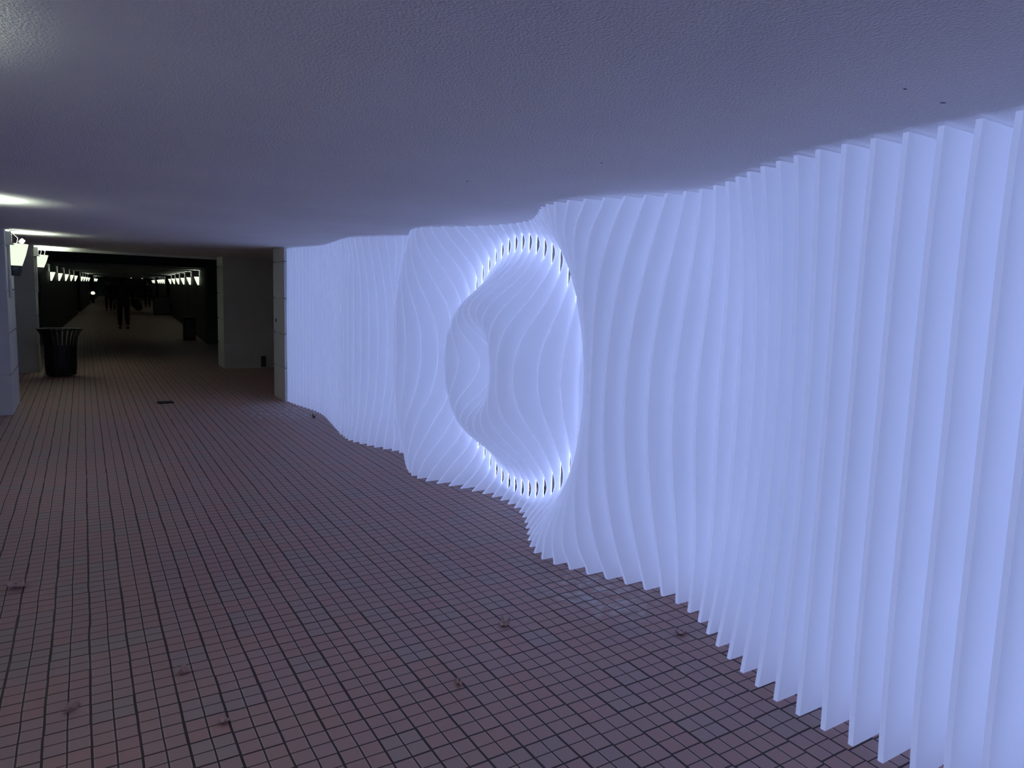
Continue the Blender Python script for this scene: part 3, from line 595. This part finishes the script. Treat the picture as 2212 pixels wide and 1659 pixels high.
for i, (px, py, ln, a, lab) in enumerate(((1.70, 3.25, 0.030, 0.9, 'dark scratch in the ceiling plaster above the doughnut bulge'),
        (1.935, 2.453, 0.018, 0.2, 'faint short scratch in the ceiling plaster above the second bulge'),
        (2.153, 1.150, 0.022, -0.55, 'longest dark chip in the ceiling plaster near the nearest fins'),
        (1.945, 1.144, 0.013, -0.2, 'short dark chip in the ceiling plaster near the nearest fins'))):
    bm = bmesh.new(); lathe(bm, [(0.002, -0.001), (0.004, 0.0), (0.002, 0.0005)], 8)
    bmesh.ops.scale(bm, verts=bm.verts, vec=(ln/0.008, 1, 1)); o = obj('plaster_chip', bm, BLACK); o.location = (px, py, CEIL+zf(py)-0.0004); o.rotation_euler = (0, 0, a)
    tag(o, lab, 'plaster chip')

# ------------------------------------------------------------------ fallen leaves
def leaf(x, y, size, rz, curl, fold, label, lobes=5, m=LEAFM, seed=0, stem=0.5, tilt=0.0):
    r = random.Random(seed); t = thing('fallen_leaf', label, 'leaf', (x, y, zf(y)+0.001), rz, 'fallen leaves on the pavers')
    def rad(th):
        a = abs(math.sin(lobes*th/2.0+0.3*math.sin(th)))**0.7
        return (0.42+0.58*a)*(0.75+0.25*math.cos(th))*(1+0.10*math.sin(11*th+seed)) + 0.03
    n, m_ = 56, 9
    wob = [r.uniform(-1, 1) for _ in range(8)]
    def P(th, q):
        R = rad(th)*q*size
        px, py = R*math.cos(th), R*math.sin(th)*0.9
        z = curl*size*(px/size)**2*1.1 + fold*size*(abs(py)/size)**1.6*1.2 + 0.10*size*math.sin(px/size*7+wob[0]*3)*math.cos(py/size*8+wob[1]*3)*q
        z += 0.07*size*math.sin(5*th+wob[2]*4)*q*q
        return px*(1-0.25*abs(curl)*abs(px)/size), py*(1-0.45*abs(fold)*abs(py)/size), z+tilt*px
    pts = [[P(2*PI*i/n, (j+1)/m_) for i in range(n)] for j in range(m_)]
    zmin = min(p[2] for row in pts for p in row)
    bm = bmesh.new(); c0 = bm.verts.new((0, 0, P(0, 0)[2]-zmin))
    rows = [[bm.verts.new((p[0], p[1], p[2]-zmin)) for p in row] for row in pts]
    for i in range(n): bm.faces.new((c0, rows[0][i], rows[0][(i+1) % n]))
    for a, b in zip(rows, rows[1:]):
        for i in range(n): bm.faces.new((a[i], b[i], b[(i+1) % n], a[(i+1) % n]))
    o = obj('blade', bm, m, t, True); md = o.modifiers.new('thickness', 'SOLIDIFY'); md.thickness = 0.0008
    bm = bmesh.new()
    sp = P(PI, 0.9); zt = sp[2]-zmin
    for i in range(lobes):
        th = (i-(lobes-1)/2)*(1.9*PI/lobes)*0.55
        q = [P(th, s_) for s_ in (0.02, 0.3, 0.6, 0.85)]
        tube(bm, [(a, b, c-zmin+0.0008) for a, b, c in q], [0.0012, 0.001, 0.0008, 0.0004], 5)
    obj('vein', bm, LEAFV, t)
    bm = bmesh.new(); b0 = P(0, 0); z0 = b0[2]-zmin+0.0005
    tube(bm, [(0, 0, z0), (-0.3*size, 0.0, z0+0.002), (-0.9*size*(stem+0.5), 0.02*size, max(0.004, z0+0.10*size)), (-1.3*size*(stem+0.5), 0.12*size, max(0.004, z0+0.28*size))], [0.0016, 0.0013, 0.0011, 0.0014], 6)
    obj('stem', bm, LEAFV, t)
    return t
leaf(1.710, 2.776, 0.046, 0.9, 0.5, 0.45, 'curled brown leaf in the middle of the floor, standing on its lobes', seed=3)
leaf(2.435, 2.300, 0.046, 3.4, 0.35, 0.5, 'brown leaf with an upturned stem closest to the fins', seed=5, stem=0.6)
leaf(1.271, 2.406, 0.028, 2.0, 0.5, 0.9, 'small pale crumpled leaf, alone between the middle leaf and the picture bottom', seed=9, stem=0.0)
leaf(0.309, 3.030, 0.046, 3.5, 0.3, 1.1, 'narrow folded leaf with a long thin stem', seed=11, stem=0.9)
leaf(0.397, 2.591, 0.036, 4.1, 0.6, 0.7, 'small crumpled leaf lying on a joint beside the red tinged pavers', seed=13, stem=0.1)
leaf(-0.097, 2.935, 0.040, 0.3, 0.2, 1.2, 'flat folded reddish leaf, dimmest of those near the picture corner', seed=15, stem=0.1)
leaf(-0.334, 4.343, 0.070, 3.3, 0.25, 0.4, 'broad lobed leaf lying off by itself in the dim part of the floor', seed=17, stem=0.2)
leaf(2.444, 8.73, 0.055, 1.0, 0.6, 1.0, 'tiny dark red curled leaf by the far straight fins', seed=21, m=LEAFR, stem=0.0, lobes=3)

# ------------------------------------------------------------------ walkers in the passage
def skin_mesh(name, verts, edges, m, parent=None, sub=1):
    me = bpy.data.meshes.new(name); me.from_pydata([v[0] for v in verts], edges, []); o = bpy.data.objects.new(name, me); C.objects.link(o)
    me.materials.append(m)
    sk = o.modifiers.new('skin', 'SKIN'); sk.use_smooth_shade = True
    for i, v in enumerate(verts):
        r_ = v[1]; me.skin_vertices[0].data[i].radius = r_ if isinstance(r_, tuple) else (r_, r_)
    me.skin_vertices[0].data[0].use_root = True
    if sub: s_ = o.modifiers.new('subdivision', 'SUBSURF'); s_.levels = sub; s_.render_levels = sub+1
    if parent is not None: o.parent = parent
    return o
def person(x, y, h, rz, label, stride=0.16, hood=False, wide=1.0, long_coat=False):
    s = h/1.75; w = wide; a = stride
    V = [((0, 0, .95), (.13*w, .10)), ((0, 0, 1.10), (.12*w, .095)), ((0, 0, 1.28), (.15*w, .11)), ((0, 0, 1.42), (.12*w, .09)), ((0, 0.0, 1.50), .055),
         ((0, .01, 1.56), .06), ((0, .02, 1.64), (.078, .092)), ((0, .015, 1.70), (.06, .07)),
         ((-.10, a*.15, .88), .085), ((-.10, a*.7, .48), .058), ((-.10, a*.9, .10), .04), ((-.10, a*1.0+.02, .045), (.028, .022)), ((-.10, a*1.0+.11, .035), (.022, .016)),
         ((.10, -a*.15, .88), .085), ((.10, -a*.3, .50), .058), ((.10, -a*1.1, .12), .04), ((.10, -a*1.1+.02, .05), (.028, .022)), ((.10, -a*1.1+.10, .035), (.022, .016)),
         ((-.19*w, 0, 1.40), .06), ((-.24*w, -a*.4, 1.13), .045), ((-.24*w, -a*.1, .90), .035), ((-.24*w, 0, .83), (.022, .035)),
         ((.19*w, 0, 1.40), .06), ((.24*w, a*.3, 1.13), .045), ((.24*w, a*.8, .91), .035), ((.24*w, a*.95, .84), (.022, .035))]
    E_ = [(0, 1), (1, 2), (2, 3), (3, 4), (4, 5), (5, 6), (6, 7), (0, 8), (8, 9), (9, 10), (10, 11), (11, 12), (0, 13), (13, 14), (14, 15), (15, 16), (16, 17),
          (3, 18), (18, 19), (19, 20), (20, 21), (3, 22), (22, 23), (23, 24), (24, 25)]
    for hx, hy, side in ((-.24*w, 0, 21), (.24*w, a*.95, 25)):      # thumb and four fingers
        for j in range(4):
            i0 = len(V); xo = (j-1.5)*.004
            V.append(((hx+xo, hy+(j-1.5)*.019, .79), .009)); V.append(((hx+xo*1.5, hy+(j-1.5)*.02+.008, .755-(.006 if j in (1, 2) else 0)), .0075))
            E_ += [(side, i0), (i0, i0+1)]
        i0 = len(V); V.append(((hx, hy+.042, .815), .010)); V.append(((hx, hy+.058, .785), .008)); E_ += [(side, i0), (i0, i0+1)]
    V = [((v[0][0]*s, v[0][1]*s, v[0][2]*s), tuple(q*s for q in v[1]) if isinstance(v[1], tuple) else v[1]*s) for v in V]
    o = skin_mesh('person', V, E_, SKIN); o.location = (x, y, zf(y)); o.rotation_euler = (0, 0, rz); tag(o, label, 'person')
    hem = .62 if long_coat else .82
    CV = [((0, 0, 1.02), (.165*w, .13)), ((0, 0, hem+.06), (.19*w, .15)), ((0, 0, 1.28), (.185*w, .14)), ((0, 0, 1.43), (.14*w, .11)), ((0, 0, 1.50), (.07, .07)),
          ((-.20*w, 0, 1.40), .08), ((-.25*w, -a*.4, 1.13), .065), ((-.25*w, -a*.1, .92), .052), ((.20*w, 0, 1.40), .08), ((.25*w, a*.3, 1.13), .065), ((.25*w, a*.75, .93), .052)]
    CE = [(0, 1), (0, 2), (2, 3), (3, 4), (3, 5), (5, 6), (6, 7), (3, 8), (8, 9), (9, 10)]
    sc_ = lambda VV: [((v[0][0]*s, v[0][1]*s, v[0][2]*s), tuple(q*s for q in v[1]) if isinstance(v[1], tuple) else v[1]*s) for v in VV]
    skin_mesh('coat', sc_(CV), CE, CLOTH, o)
    TV = [((0, 0, .93), (.155*w, .12)), ((-.10, a*.15, .86), .10), ((-.10, a*.7, .48), .078), ((-.10, a*.9, .10), .062), ((.10, -a*.15, .86), .10), ((.10, -a*.3, .50), .078), ((.10, -a*1.1, .12), .062)]
    skin_mesh('trousers', sc_(TV), [(0, 1), (1, 2), (2, 3), (0, 4), (4, 5), (5, 6)], DENIM, o)
    for sx_, yy, zz in ((-.10, a*1.0, .05), (.10, -a*1.1, .055)):
        skin_mesh('shoe', sc_([((sx_, yy-.03, zz), (.052, .045)), ((sx_, yy+.10, zz-.012), (.05, .036)), ((sx_, yy+.17, zz-.018), (.035, .028))]), [(0, 1), (1, 2)], BLACK, o)
    if hood: skin_mesh('hood', sc_([((0, -.01, 1.50), (.13, .12)), ((0, -.005, 1.60), (.115, .12)), ((0, 0, 1.69), (.09, .10))]), [(0, 1), (1, 2)], CLOTH, o)
    else: skin_mesh('hair', sc_([((0, -.015, 1.60), (.075, .075)), ((0, -.005, 1.68), (.085, .092)), ((0, 0, 1.73), (.055, .06))]), [(0, 1), (1, 2)], HAIR, o)
    return o
person(1.17, 27.6, 1.84, 0.06, 'nearest walker, in a dark hooded coat, carrying a shoulder bag', 0.10, True, 1.12)
person(1.20, 45.2, 1.72, 0.0, 'walker in a long dark coat far beyond, beside the hooded walker', 0.12, False, 1.0, True)
person(1.62, 46.6, 1.66, 0.0, 'walker half hidden just behind the hooded walker', 0.10, False, 0.95, True)
person(3.65, 52.6, 1.74, 0.0, 'distant walker in a short jacket, alone on the sculpture side', 0.13, False, 1.05)
t = thing('shoulder_bag', 'dark slouchy bag hanging at the hip of the hooded walker', 'bag', (1.60, 27.50, zf(27.6)+0.0), 0.1)
bm = bmesh.new(); bmesh.ops.create_uvsphere(bm, u_segments=20, v_segments=12, radius=1.0)
for v in bm.verts:
    k_ = 1.0-0.25*v.co.z
    v.co = Vector((v.co.x*0.15*k_, v.co.y*0.11*k_, v.co.z*0.20+0.86-0.04*v.co.x))
obj('bag_body', bm, CLOTH, t, True)
bm = bmesh.new(); tube(bm, [(-0.10, 0, 1.03), (-0.16, -0.02, 1.25), (-0.22, -0.03, 1.50), (-0.18, 0.02, 1.52), (-0.08, 0.06, 1.25), (0.02, 0.05, 1.03)], 0.012, 8); obj('strap', bm, CLOTH, t)
